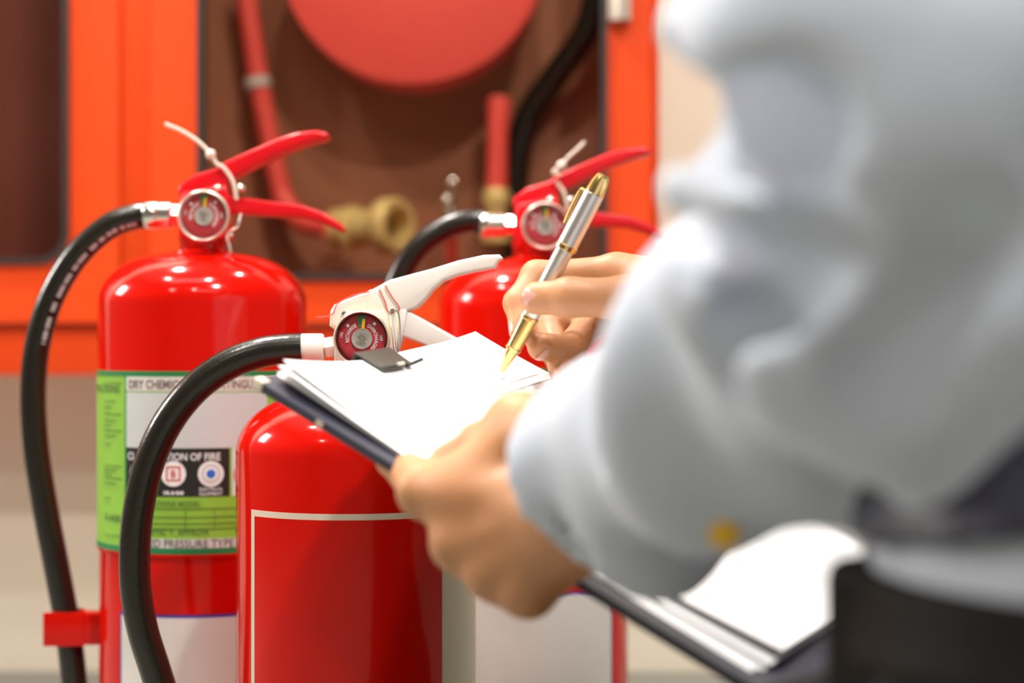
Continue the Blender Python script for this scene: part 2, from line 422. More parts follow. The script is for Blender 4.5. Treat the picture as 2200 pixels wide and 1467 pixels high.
# things inside the cabinet
rc = P(885, -105, 1.955); rr_ = 285*1.955/FPX
reel = empty('hose_reel', rc, 'round red hose reel drum hanging behind the cabinet glass', 'hose reel')
def disc(y0, y1, r, name, m):
    return MB().lathe((0, y0, 0), (0, 1, 0), [(0, r*.3), (0.0, r-.006), (.003, r), (y1-y0-.003, r), (y1-y0, r-.006), (y1-y0, .02)], 64).build(name, m, reel)
disc(0, .008, rr_, 'front_flange', M['reel'])
disc(.075, .083, rr_*.99, 'back_flange', M['reel'])
MB().lathe((0, .008, 0), (0, 1, 0), [(0, rr_*.55), (.067, rr_*.55)], 48).build('drum', M['reel'], reel)
hm = MB()
for k in range(4):
    R = rr_*.90
    hm.tube([(R*math.cos(a), .016+k*.017, R*math.sin(a)) for a in np.linspace(0, 2*math.pi, 40)], .008, 10, 1, cap=False)
hm.build('wound_hose', M['rubber'], reel)
MB().lathe((0, -.012, 0), (0, 1, 0), [(0, .02), (.002, .026), (.012, .03)], 24).build('hub_cap', M['steel'], reel)

p0, p1 = P(522, -60, 2.02), P(604, 420, 2.02)
pipe = empty('supply_pipe', p1, 'slanting red water pipe with a pale ring in the cabinet', 'pipe')
MB().tube([p0, P(560, 200, 2.02), p1], .0125, 16, 6).build('pipe_tube', M['reel'], pipe, off=p1)
ax_ = (p1-p0).normalized()
MB().lathe(P(553, 178, 2.02)-ax_*.007, ax_, [(0, .013), (.001, .016), (.013, .016), (.014, .013)], 20).build('coupling_ring', M['labwhite'], pipe, off=p1)
MB().tube([p1, P(640, 470, 2.01), P(705, 488, 1.985)], .014, 14, 8).build('pipe_elbow', M['reel'], pipe, off=p1)

bc = P(790, 488, 1.975)
br = empty('hose_coupling', bc, 'dull brass hose coupling with open mouth lying in the cabinet', 'coupling')
adir = Vector((.80, -.6, 0)).normalized()
MB().lathe(bc-adir*.05, adir, [(0, .020), (.002, .024), (.03, .024), (.032, .021), (.07, .021), (.075, .031), (.078, .033), (.094, .033), (.098, .030), (.098, .022), (.05, .020), (.048, .001)], 32, cap=False).build('coupling_body', M['brass'], br, off=bc)
MB().lathe(bc-adir*.028, adir, [(0, .0245), (.001, .026), (.008, .026), (.009, .0245)], 32).build('coupling_lug_ring', M['brass'], br, off=bc)
MB().lathe(bc+adir*.0, adir, [(0, .0195), (.002, .0195)], 24).build('coupling_gasket', M['seal'], br, off=bc)

nz = P(1065, 520, 2.0)
nozzle = empty('hose_nozzle', nz, 'upright red hose nozzle with a brass collar in the cabinet', 'nozzle')
top = P(1072, 205, 2.0)
H = (top-nz).length
MB().lathe(nz, (top-nz), [(0, .018), (.02, .018), (.025, .013), (H*.25, .013)], 20).build('nozzle_base', M['brass'], nozzle, off=nz)
MB().lathe(nz+(top-nz)*.25, (top-nz), [(0, .016), (.012, .017), (.02, .014)], 20).build('nozzle_collar', M['brass'], nozzle, off=nz)
MB().lathe(nz+(top-nz)*.31, (top-nz), [(0, .013), (H*.45, .012), (H*.62, .015), (H*.68, .013)], 20).build('nozzle_barrel', M['reel'], nozzle, off=nz)

vv = P(968, 470, 1.99)
valve = empty('shutoff_valve', vv, 'small chromed shutoff valve beside the brass coupling', 'valve')
MB().lathe(vv, (0, 0, 1), [(0, .012), (.01, .012), (.012, .008), (.03, .008)], 16).build('valve_body', M['chrome'], valve, off=vv)
MB().ball(vv+Vector((.003, -.004, .042)), .009).build('valve_knob', M['chrome'], valve, off=vv)
MB().ball(vv+Vector((-.004, -.006, .021)), .009).build('valve_nut', M['chrome'], valve, off=vv)
MB().tube([vv+Vector((0, 0, .008)), vv+Vector((.0, .02, -.01)), vv+Vector((.0, .045, -.06))], .008, 10, 6).build('valve_inlet', M['reel'], valve, off=vv)

hl = P(1110, 560, 2.03)
lead = empty('lead_hose', hl, 'dark hose hanging from the reel at the right of the window', 'hose')
MB().tube([P(1290, -60, 1.99), P(1262, 60, 2.0), P(1195, 160, 2.02), P(1130, 260, 2.035), P(1105, 400, 2.035), hl], .016, 14, 8).build('hose_tube', M['rubber'], lead, off=hl)

# ================================================================== fire extinguishers
def gauge(root, c, R, style):
    """c: centre of the dial front, local; faces -y"""
    g = empty('gauge', c, None, None); g.parent = root
    MB().lathe((0, .030, 0), (0, -1, 0), [(0, R*.35), (.010, R*.4), (.014, R*.86), (.020, R*.9), (.0245, R*.92)], 40).build('gauge_case', M['chrome'] if style == 'big' else M['brass'], g)
    MB().lathe((0, .008, 0), (0, -1, 0), [(0, R*.93), (.004, R), (.008, R), (.0105, R*.975), (.0110, R*.94), (.0105, R*.91), (.006, R*.90)], 48, cap=False).build('bezel', M['bezel'], g)
    MB().lathe((0, .0, 0), (0, -1, 0), [(.0020, R*.925), (.0018, R*.90), (-.002, R*.83), (-.004, R*.82)], 48, cap=False).build('bezel_inner_ring', M['bezel'] if style == 'big' else M['bezeldark'], g)
    MB().lathe((0, .004, 0), (0, -1, 0), [(0, R*.88), (.0012, R*.88)], 48).build('dial', M['dial'], g)
    yd = .0024
    mb = MB(); n = 8; a0, a1 = math.radians(78), math.radians(103)
    for k in range(n+1):
        a = a0+(a1-a0)*k/n
        mb.v += [(R*.40*math.cos(a), yd, R*.40*math.sin(a)), (R*.80*math.cos(a), yd, R*.80*math.sin(a))]
    for k in range(n): mb.f.append((2*k, 2*k+1, 2*k+3, 2*k+2))
    mb.build('green_zone', M['dialgreen'], g, smooth=False)
    na = math.radians(84)
    e1 = Vector((math.cos(na), 0, math.sin(na))); e2 = Vector((-e1.z, 0, e1.x))
    MB().obox(e1*R*.52 + Vector((0, .0012, 0)), e1*R*.18, e2*R*.05, Vector((0, .0003, 0))).build('needle', M['yellow'], g, smooth=False)
    prof = [(0, R*.37)]
    for k in range(6):
        r = R*(.36-.055*k); prof += [(.0012, r), (.0004, r-R*.02), (.0012+.0002*k, r-R*.05)]
    prof += [(.003, R*.015)]
    MB().lathe((0, .0025, 0), (0, -1, 0), prof, 40, cap=False).build('hub_disc', M['hubm'], g)
    def arc(s, size, rad, amid, xs=1.0):
        vs, fs = text2d(s, size, 'CENTER', 1.05, size*.02)
        out = []
        for x, y in vs:
            a = amid - x*xs/rad; q = rad + y
            out.append((q*math.cos(a), .0022, q*math.sin(a)))
        MB().add(out, fs).build('dial_lettering', M['whiteink'], g, smooth=False)
    arc('RECHARGE', R*.18, R*.45, math.radians(154), .68); arc('OVERCHARGED', R*.165, R*.45, math.radians(8), .75)
    arc('195', R*.13, R*.68, math.radians(170)); arc('285', R*.13, R*.64, math.radians(2))
    for a in (137, 50):
        MB().lathe((R*.68*math.cos(math.radians(a)), .0026, R*.68*math.sin(math.radians(a))), (0, -1, 0), [(0, R*.06), (.0004, R*.06)], 12).build('dial_dot', M['whiteink'], g)
    MB().lathe((0, .0, 0), (0, -1, 0), [(.0, R*.88), (.0022, R*.7), (.0032, R*.4), (.0035, R*.02)], 40, cap=False).build('lens', M['gglass'], g)
    return g

def body(root, r, zs, ztop, rneck, m, skirt=None):
    prof = [(0.0, r-.006), (.004, r-.001)]
    if skirt: prof += [(skirt-.004, r-.001), (skirt-.001, r-.001), (skirt, r+.0006), (skirt+.003, r+.0006), (skirt+.005, r)]
    else: prof += [(.008, r)]
    prof += [(zs, r)]
    n = 14
    for k in range(1, n+1):
        a = math.pi/2*k/n
        # a flattened quarter ellipse that runs out into the neck
        rr = rneck + (r-rneck)*math.cos(a)**.85; prof.append((zs + (ztop-zs)*math.sin(a)**1.05, rr))
    return MB().lathe((0, 0, 0), (0, 0, 1), prof, 96).build('cylinder', m, root, angle=50)

BIG_R = 0.083
LX, LY = (437-1100)/FPX*1.375, 1.375
RX, RY = (1147-1100)/FPX*1.49, 1.49
def cr(ox, oy, s):   # crop pixel -> picture pixel
    return lambda pts: [(ox+s*a, oy+s*b) for a, b in pts]
c1 = cr(300, 240, 500/1834)
def big_ext(label, loc, hose_pts, tie_pts, clip, turn=0.0):
    e = empty('fire_extinguisher', loc, label, 'fire extinguisher', 'large red extinguishers with green labels')
    r = BIG_R
    Lp = lambda px, py, d=1.375: P(px, py, d) - Vector((LX, LY, 0))
    xz = lambda pts: [(q.x, q.z) for q in (Lp(*p) for p in pts)]
    zsk = cyl_hit(437, 1197, LX, LY, r)[1]
    body(e, r, Lp(437, 655).z, Lp(437, 545).z, .021, M['red'], zsk)
    zn = Lp(437, 552).z
    MB().lathe((0, 0, zn), (0, 0, 1), [(0, .026), (.004, .0245), (.006, .0185), (.012, .0185), (.014, .0195), (.022, .0195)], 36).build('neck_collar', M['red'], e)
    prism(xz([(392, 516), (392, 440), (400, 415), (492, 400), (500, 430), (497, 516)]), -.016, .016, 'valve_body', M['crimson'], e, .003)
    up = c1([(322, 640), (330, 590), (440, 508), (640, 448), (690, 402), (900, 308), (1100, 222), (1250, 175), (1400, 157), (1480, 172), (1502, 200), (1470, 228), (1350, 258), (1150, 330), (950, 425), (770, 520), (715, 545), (705, 620), (690, 700), (340, 700)])
    prism(xz(up), -.0125, .0125, 'squeeze_lever', M['crimson'], e, .003)
    lo = c1([(680, 655), (760, 672), (1000, 702), (1300, 742), (1450, 795), (1580, 875), (1625, 932), (1595, 948), (1450, 880), (1300, 838), (1000, 822), (720, 800), (660, 800)])
    prism(xz(lo), -.0115, .0115, 'carry_handle', M['crimson'], e, .003)
    for px, py in c1([(622, 600), (800, 600)]):
        q = Lp(px, py, 1.362); MB().lathe((q.x, -.0122, q.z), (0, -1, 0), [(0, .0035), (.003, .0033), (.0045, .002), (.005, .0004)], 14).build('rivet', M['chrome'], e)
    gc = Lp(437, 463, 1.325)
    MB().lathe((gc.x*.5, 0, gc.z), (gc.x*.5, gc.y, 0), [(0, .008), (.03, .008)], 16).build('gauge_stem', M['brass'], e)
    gauge(e, gc, .0203, 'big')
    f0, f1, f2 = Lp(312, 462), Lp(372, 462), Lp(394, 464)
    MB().lathe(f0, f1-f0, [(0, .0104), (.001, .0112), (.010, .0112), (.0105, .0106), (.021, .0106), (.0225, .009)], 32).build('hose_ferrule', M['chrome'], e)
    MB().lathe(f1, f2-f1, [(0, .0095), (.010, .0095)], 6).build('hose_nut', M['chrome'], e, angle=20)
    pts = [Vector(f0) + (f1-f0)*.15] + hose_pts
    h = MB().tube(pts, .0104, 20, 8).build('hose', M['rubber'], e)
    # seal tie and pull pin
    tq = [Vector(q) for q in tie_pts]
    tie = MB().tube(tq, .0016, 8, 6).build('seal_tie', M['tie'], e)
    MB().ball(tq[len(tq)//2], .0042, 8).build('tie_lock', M['tie'], tie)
    k1, k2 = Lp(*c1([(665, 440)])[0], 1.36), Lp(*c1([(735, 545)])[0], 1.36)
    k3 = Lp(*c1([(765, 690)])[0], 1.36)
    MB().tube([k1, k2, k3], .0016, 8, 6).build('tie_loop', M['tie'], tie)
    a, b = Lp(*c1([(800, 800)])[0], 1.36), Lp(*c1([(690, 960)])[0], 1.36)
    MB().tube([a, (a+b)/2+Vector((.002, 0, -.003)), b, b+Vector((.002, .002, -.014))], .0011, 8, 6).build('pin_wire', M['chrome'], e)
    MB().lathe(b+Vector((.001, .004, 0)), (0, -1, 0), [(0, .0035), (.003, .003), (.004, .001)], 12).build('valve_screw', M['chrome'], e)
    # ---- green label
    H = lambda px, py: cyl_hit(px, py, LX, LY, r)
    zt, zb = H(437, 797)[1], H(437, 1190)[1]
    t0, t1 = H(217, 900)[0]-.25, H(437, 900)[0] + 1.75
    lab = patch(r+.0005, t0, t1, zb, zt, 'label', M['lime'], e); lab['label'] = 'lime green printed instruction label'
    R1, R2, R3 = r+.0008, r+.0011, r+.0014
    patch(R1, t0, t1, H(437, 808)[1], zt, 'label_border', M['green'], lab); patch(R1, t0, t1, zb, H(437, 1177)[1], 'label_border', M['green'], lab)
    tl = H(273, 900)[0]; tr = H(573, 900)[0]
    patch(R1, tl-.02, tl, H(437, 1177)[1], H(437, 808)[1], 'label_border', M['green'], lab)
    z = lambda py: H(437, py)[1]
    patch(R1, tl, tr+.32, z(840), z(809), 'label_band', M['labwhite'], lab)
    patch(R1, tl, tr, z(962), z(843), 'label_panel', M['lab'], lab)
    tb = H(493, 1000)[0]
    patch(R1, tl, tb, z(1066), z(963), 'label_black_box', M['black'], lab)
    patch(R1, tb+.02, tr+.1, z(1066), z(963), 'label_white_box', M['labwhite'], lab)
    patch(R1, tl, tr+.25, z(1177), z(1157), 'label_band', M['lab'], lab)
    cyl_text('DRY CHEMICAL FIRE EXTINGUISHER', .0092, R2, tl+.03, z(834), 'lettering', M['ink2'], lab, bold=.0002, xs=.80)
    cyl_text('CLASSIFICATION OF FIRE', .0078, R2, tl+.02, z(988), 'lettering', M['whiteink'], lab, bold=.00012, xs=.86)
    for px, kind in ((303, 'A'), (373, 'B'), (453, 'C'), (524, 'D')):
        th, zz = H(px, 1017)
        def dsc(rad, R, m, nm):
            mb = MB(); n = 28; mb.v.append(cyl_pt(R, th, zz))
            for k in range(n): mb.v.append(cyl_pt(R, th + rad*math.cos(2*math.pi*k/n)/R, zz + rad*math.sin(2*math.pi*k/n)))
            for k in range(n): mb.f.append((0, 1+k, 1+(k+1) % n))
            mb.build(nm, m, lab, smooth=False)
        dsc(.0097, R2, M['whiteink'], 'class_badge')
        if kind == 'D': dsc(.0090, R2+.0002, M['redink'], 'badge_ring'); dsc(.0076, R2+.0004, M['labwhite'], 'badge_ring'); continue
        if kind == 'C':
            dsc(.0075, R2+.0002, M['lab'], 'badge_ring'); dsc(.0052, R2+.0004, M['whiteink'], 'badge_ring'); dsc(.0034, R2+.0006, M['bluedot'], 'badge_dot')
        else:
            q = .0056
            mb = MB()
            for a_, b_, c_, d_ in ((-q, q, q-.0012, q), (-q, q, -q, -q+.0012), (-q, -q+.0012, -q, q), (q-.0012, q, -q, q)):
                mb.add([cyl_pt(R2+.0003, th+x/R2, zz+y) for x, y in ((a_, c_), (b_, c_), (b_, d_), (a_, d_))], [(0, 1, 2, 3)])
            mb.build('badge_square', M['redink'], lab, smooth=False)
            cyl_text(kind, .0078, R2+.0004, th, zz-.0027, 'lettering', M['redink'], lab, 'CENTER', bold=.0001)
    cyl_text('OIL & GAS', .0034, R2, H(373, 1000)[0], z(1061), 'lettering', M['whiteink'], lab, 'CENTER', bold=.0002)
    cyl_text('ELECTRICAL', .0032, R2, H(453, 1000)[0], z(1053), 'lettering', M['lab'], lab, 'CENTER', bold=.0001)
    cyl_text('EQUIPMENT', .0032, R2, H(453, 1000)[0], z(1063), 'lettering', M['lab'], lab, 'CENTER', bold=.0001)
    cyl_text('SPECIFICATIONS MODEL', .0052, R2, tl+.06, z(1086), 'lettering', M['ink'], lab, bold=.0001)
    cyl_text('MAGNETIC T. APPROX', .0062, R2, tl+.06, z(1148), 'lettering', M['ink'], lab, bold=.0001)
    cyl_text('STORED PRESSURE TYPE', .0085, R2, tl+.03, z(1175), 'lettering', M['ink2'], lab, bold=.0001, xs=.92)
    for py in (1091, 1109, 1123, 1134): patch(R2, tl+.02, tr+.1, z(py+1), z(py), 'label_rule', M['ink'], lab)
    for px in (398, 460): patch(R2, H(px, 1100)[0], H(px, 1100)[0]+.006, z(1134), z(1091), 'label_rule', M['ink'], lab)
    # narrow left column: heading and small print
    cyl_text('INSTRUCTIONS', .0078, R2, H(258, 840)[0], z(844), 'lettering', M['ink'], lab, 'RIGHT', bold=.0002)
    cyl_text('K-4408', .0075, R2, H(260, 840)[0], z(1126), 'lettering', M['ink'], lab, 'RIGHT', bold=.0002)
    for k, py in enumerate((822, 862, 876, 890, 905, 915, 926, 938, 956, 1004, 1013, 1022, 1030, 1042, 1075, 1156)):
        patch(R2, H(226, 900)[0], H((262, 250, 240)[k % 3], 900)[0], z(py+1.6), z(py), 'label_rule', M['ink'], lab)
    # ---- lower white label with a blue edge
    a0 = H(259, 1400)[0] + turn; a1 = a0 + math.radians(103)
    zt2 = cyl_hit(259, 1313, LX, LY, r)[1]
    l2 = patch(r+.0003, a0, a1, .055, zt2, 'inspection_label', M['blueink'], e); l2['label'] = 'white blank label with thin blue border'
    patch(r+.0006, a0+.022, a1-.022, .057, zt2-.0022, 'label_panel', M['labwhite'], l2)
    if clip:
        q0, q1 = Lp(95, 1310), Lp(210, 1382)
        zc0, zc1 = q1.z, q0.z
        hx = Lp(147, 1345).x
        MB().lathe((hx, .0, zc0), (0, 0, 1), [(0, .0112), (0, .0135), (zc1-zc0, .0135), (zc1-zc0, .0112)], 24, cap=False).build('hose_clip', M['red'], e)
        mb = MB(); mb.box((hx-.017, -.0135, zc0), (hx+.016, -.0112, zc1)).box((hx+.011, -.0125, zc0+.001), (-r+.004, .008, zc1-.001))
        mb.build('clip_bracket', M['red'], e, bevel=.003)
    return e, h

Lq = lambda px, py, d=1.375: P(px, py, d) - Vector((LX, LY, 0))
Rq = lambda px, py, d=1.49: P(px, py, d) - Vector((RX, RY, 0))
lh = [Lq(*p) for p in ((285, 466), (232, 487), (165, 548), (112, 635), (81, 735), (71, 840), (77, 960), (97, 1090), (123, 1225), (145, 1345), (157, 1440), (163, 1520), (160, 1640))]
lt = [Lq(*c1([p])[0], 1.36) for p in ((200, 95), (340, 155), (470, 240), (560, 335), (605, 405), (640, 425), (665, 440))]
eL, hoseL = big_ext('large red extinguisher with lime green label at the left, before the orange cabinet frame', (LX, LY, 0), lh, lt, True)
# white factory print along the hose: rows of small blocks
path = spline([Vector(Lq(312, 465))] + lh, 24); hp = MB()
i = 14; k = 0
while i < 120:
    ln = random.choice((1, 1, 2, 2, 3))
    if k % 4 != 3:
        for j in range(i, i+ln):
            a, b = path[j], path[j+1]; tdir = (b-a).normalized(); nrm = tdir.cross(Vector((0, -1, 0))).normalized()
            if nrm.x < 0: nrm = -nrm
            for (g0, g1) in ((.30, .62),):
                q = []
                for pt, fr in ((a, .12), (a, .88)):
                    for g in (g0, g1):
                        q.append(a.lerp(b, fr) + (nrm*math.sin(g+.25) + Vector((0, -1, 0))*math.cos(g+.25))*.01055)
                hp.add(q, [(0, 1, 3, 2)])
    i += ln; k += 1
hp.build('hose_print', M['lab'], hoseL, smooth=False)

c3 = cr(1000, 280, 440/1793)
rh = [Rq(*p) for p in ((1015, 473), (960, 488), (905, 525), (862, 585), (838, 660), (826, 760), (822, 900), (830, 1060), (850, 1220), (870, 1400), (880, 1500))]
# the tie is given for the left body's frame, moved to this one
rt = [Rq(*c3([p])[0], 1.47) for p in ((1045, 100), (985, 160), (900, 235), (840, 305), (770, 360), (800, 375), (835, 395))]
eR, hoseR = big_ext('large red extinguisher standing furthest back, right of the others behind the pen', (RX, RY, 0), rh, rt, False, -.22)

# ---- the nearest extinguisher with white levers
FD = 1.18; FX = (765-1100)/FPX*FD; FR = .0823
e = empty('fire_extinguisher', (FX, FD, 0), 'nearest extinguisher with white levers and white-bordered red label behind the clipboard', 'fire extinguisher')
F = lambda px, py, d=FD: P(px, py, d) - Vector((FX, FD, 0))
fxz = lambda pts: [(q.x, q.z) for q in (F(*p) for p in pts)]
body(e, FR, F(765, 968).z, F(765, 842).z, .02, M['red'])
zn = F(765, 848).z
MB().lathe((0, 0, zn), (0, 0, 1), [(0, .024), (.004, .023), (.006, .018), (.02, .018), (.022, .016), (.03, .016)], 36).build('neck_collar', M['chrome'], e)
prism(fxz([(722, 800), (722, 690), (735, 665), (880, 660), (870, 720), (838, 800)]), -.0135, .0135, 'valve_body', M['white'], e, .003)
prism(fxz([(712, 700), (714, 668), (722, 655), (738, 647), (800, 624), (840, 602), (930, 578), (985, 561), (1040, 549), (1074, 548), (1081, 556), (1072, 561), (1064, 576), (1024, 583), (985, 592), (955, 603), (934, 621), (912, 648), (898, 661), (880, 668), (850, 674), (826, 680), (760, 690), (720, 706)]), -.013, .013, 'squeeze_lever', M['white'], e, .0022)
prism(fxz([(820, 668), (882, 669), (940, 702), (1004, 738), (1060, 772), (1050, 800), (1000, 776), (940, 752), (862, 721), (830, 716)]), -.0115, .0115, 'carry_handle', M['white'], e, .002)
q = F(741, 674, FD-.0135); MB().lathe((q.x, -.0128, q.z), (0, -1, 0), [(0, .0024), (.0035, .0024), (.005, .0018), (.0055, .0003)], 14).build('rivet', M['chrome'], e)
q = F(800, 628); MB().lathe((q.x, 0, q.z-.002), (-.35, 0, 1), [(0, .0050), (.002, .0050), (.0035, .0036), (.0042, .0008)], 16).build('lever_screw', M['steel'], e)
gc = F(777, 727, 1.142)
MB().lathe((gc.x, 0, gc.z), (0, -1, 0), [(0, .008), (.03, .008)], 16).build('gauge_stem', M['brass'], e)
gauge(e, gc, .0192, 'front')
f0, f1, f2 = F(631, 747), F(698, 747), F(722, 742)
MB().lathe(f0, f1-f0, [(0, .0094), (.0008, .0099), (.0195, .0099), (.0205, .0094), (.0213, .007)], 32).build('hose_ferrule', M['white'], e)
MB().lathe(f1, f2-f1, [(0, .0072), (.001, .0078), (.006, .0078), (.008, .0068)], 6).build('hose_nut', M['white'], e, angle=20)
fh = [F(*p) for p in ((650, 748), (612, 750), (560, 757), (490, 783), (420, 833), (362, 905), (322, 990), (300, 1080), (290, 1170), (291, 1260), (306, 1350), (334, 1440), (352, 1500), (372, 1590), (385, 1650))]
MB().tube(fh, .0108, 22, 8).build('hose', M['rubber'], e)
# pull pin: shank plus a long hanging ring
pp = F(847, 668, FD)
pin = MB().lathe((pp.x, .02, pp.z), (0, -1, 0), [(0, .0016), (.038, .0016)], 10).build('pull_pin', M['chrome'], e)
ringpts = [F(*p, FD-.021) for p in ((846, 668), (841, 676), (842, 700), (846, 735), (850, 758), (855, 757), (857, 730), (857, 695), (854, 672), (848, 666))]
MB().tube([q_ + Vector((0, 0, 0)) for q_ in ringpts], .0011, 8, 6).build('pin_ring', M['chrome'], pin)
# thin red seal thread
MB().tube([F(*p, FD-.0145) for p in ((795, 626), (760, 634), (725, 652), (716, 672), (700, 680), (679, 681))], .00045, 6, 6).build('seal_thread', M['thread_r'], e)
MB().tube([F(*p, FD-.0142) for p in ((815, 622), (826, 645), (834, 668), (848, 672))], .00045, 6, 5).build('seal_thread', M['thread_r'], e)
MB().tube([F(*p, FD-.0142) for p in ((828, 613), (842, 637), (858, 660), (852, 672))], .00045, 6, 5).build('seal_thread', M['thread_r'], e)
# label: white frame line on red, cream label beside it
HF = lambda px, py: cyl_hit(px, py, FX, FD, FR)
a0, a1 = HF(541, 1200)[0], HF(950, 1200)[0]
zt = HF(741, 1104)[1]
lab = patch(FR+.0004, a0, a1, .035, zt, 'label', M['cream'], e); lab['label'] = 'red label framed by a white line'
patch(FR+.0008, a0+.055, a1-.012, .040, zt-.0040, 'label_panel', M['red'], lab)
patch(FR+.0004, a1+.002, a1+1.0, .035, HF(900, 1160)[1], 'side_label', M['cream'], e, corner=.012)

# ================================================================== clipboard, papers, pen
A = P(548, 812, .95); B = P(1035, 730, 1.12); D = P(1719, 1467, .80)
U = (B-A); BW = U.length; U.normalize(); V_ = (D-A); V_ = (V_ - U*V_.dot(U)).normalized(); NB = V_.cross(U).normalized()
BL = .375; TH = .0058
def bp(a, b, h=0.0): return A + U*a + V_*b + NB*h
cb = empty('clipboard', bp(BW/2, BL/2, -TH), 'navy blue clipboard held at a slant in the left hand', 'clipboard')
co = cb.location
mb = MB(); ro = rrect(0, BW, 0, BL, .008)
for h in (-TH, 0): mb.v += [tuple(bp(x, z, h)) for x, z in ro]
n = len(ro); mb.f += [tuple(range(n)), tuple(range(2*n-1, n-1, -1))] + [(i, n+i, n+(i+1) % n, (i+1) % n) for i in range(n)]
mb.build('board', M['navy'], cb, off=co, bevel=.0012)
# pale worn corner binding
mb = MB()
mb.obox(bp(.003, .003, -TH/2), U*.0036, V_*.0036, NB*(TH/2+.0005)); mb.build('corner_guard', M['cream'], cb, off=co, bevel=.001)
MB().obox(bp(.0006, .052, -TH/2), U*.0012, V_*.0025, NB*(TH/2*.5)).build('edge_rivet', M['hinge'], cb, off=co)
# clip
def plate(pts, h0, h1, name, m, parent):
    mb = MB(); k = len(pts)
    for h in (h0, h1): mb.v += [tuple(bp(a, b, h + dh)) for a, b, dh in pts]
    mb.f += [tuple(range(k)), tuple(range(2*k-1, k-1, -1))] + [(i, k+i, k+(i+1) % k, (i+1) % k) for i in range(k)]
    return mb.build(name, m, parent, off=co, bevel=.0003)
ck = MB().obox(bp(.1005, -.0005, -.0012), U*.0165, V_*.0018, NB*.0052).build('clip', M['clip'], cb, off=co, bevel=.0008)
plate([(.084, -.002, .0044), (.117, -.002, .0044), (.1125, .0205, .0048), (.083, .0205, .0048)], -.0006, .0006, 'clip_lever', M['clip'], ck)
MB().tube([bp(.083, .0215, .0052), bp(.104, .0215, .0052)], .0017, 10, 1).build('clip_roll', M['clip'], ck, off=co)
MB().tube([bp(.0965, .0217, .0066), bp(.1025, .0217, .0066)], .0012, 8, 1).build('clip_pin', M['cream'], ck, off=co)
MB().tube([bp(.106, .0220, .0050), bp(.1125, .0218, .0058), bp(.119, .0225, .0078)], .0013, 8, 4).build('clip_hook', M['clip'], ck, off=co)

# sheets: name label, (u0, v0), width, length, base height, rotation (deg), corner lift, wave
def sheet(label, u0, v0, W, L, h0, rot, lift, wave, lines=None, seed=0, curl=0.0):
    nu, nv = 34, 44; c, s = math.cos(math.radians(rot)), math.sin(math.radians(rot))
    cen = bp(u0+W/2, v0+L/2, h0)
    def pt(a, b, dh=0):
        fu, fv = a/W, b/L
        h = h0 + lift*max(0, 1-math.hypot(fu*2.3, fv*2.6))**1.3
        h += wave*(math.sin(fu*7+seed)*.5+.5)*math.exp(-fv*7) + wave*.3*(math.sin(fv*5+seed)*.5+.5)*math.exp(-fu*6)
        h += .006*max(0, fu-.80)**1.3*4*math.exp(-fv*9)
        h += curl*max(0, fv-.30)**1.5*max(0, 1-fu*1.6)
        a2, b2 = a - (.1-u0), b + v0
        return bp(.1 + a2*c - b2*s, a2*s + b2*c, h + dh)
    mb = MB()
    for dh in (0, .00025):
        for j in range(nv+1):
            for i in range(nu+1): mb.v.append(tuple(pt(W*i/nu, L*j/nv, dh)))
    N = (nu+1)*(nv+1)
    for j in range(nv):
        for i in range(nu):
            a = j*(nu+1)+i; mb.f += [(a, a+1, a+nu+2, a+nu+1), (N+a, N+a+nu+1, N+a+nu+2, N+a+1)]
    for i in range(nu):
        mb.f += [(i, N+i, N+i+1, i+1), (nv*(nu+1)+i, nv*(nu+1)+i+1, N+nv*(nu+1)+i+1, N+nv*(nu+1)+i)]
    for j in range(nv):
        a = j*(nu+1); b = a+nu; mb.f += [(a, a+nu+1, N+a+nu+1, N+a), (b, N+b, N+b+nu+1, b+nu+1)]
    o = mb.build('paper_sheet', M['paper'], None, off=cen, angle=80); o.location = cen
    tag(o, label, 'paper', 'sheets on the clipboard')
    if lines:
        lm = MB()
        for (b0, a0, a1, th) in lines:
            k = 12
            for i in range(k):
                p, q = a0+(a1-a0)*i/k, a0+(a1-a0)*(i+1)/k
                lm.add([pt(p, b0, .0004), pt(q, b0, .0004), pt(q, b0+th, .0004), pt(p, b0+th, .0004)], [(0, 1, 2, 3)])
        lm.build('printed_lines', M['greyprint'], o, off=cen, smooth=False)['kind'] = 'stuff'
    return o
sheet('bottom sheet of paper lying flat on the navy board', .010, .006, .196, .320, .0004, 0.0, .003, .0003, None, 0)
sheet('second lowest sheet, its near edge sticking out under the others', .006, .006, .200, .320, .0008, -1.8, .006, .0003, None, 1)
sheet('middle sheet with a slightly raised corner', .004, .005, .202, .320, .0013, -3.0, .010, .0004, None, 2, .003)
lines = [(.040, .03, .12, .0006), (.052, .02, .16, .0012), (.058, .10, .19, .0008), (.066, .10, .195, .0014), (.075, .13, .19, .0012), (.086, .03, .15, .0008), (.1, .03, .18, .0008), (.115, .03, .16, .0008),
         (.2, .03, .18, .0008), (.225, .03, .17, .0008), (.25, .03, .18, .0008), (.28, .04, .17, .0008)]
sheet('top sheet being written on, its far left corner curling up', .006, .004, .200, .320, .0020, -4.0, .013, .0006, lines, 3, .012)

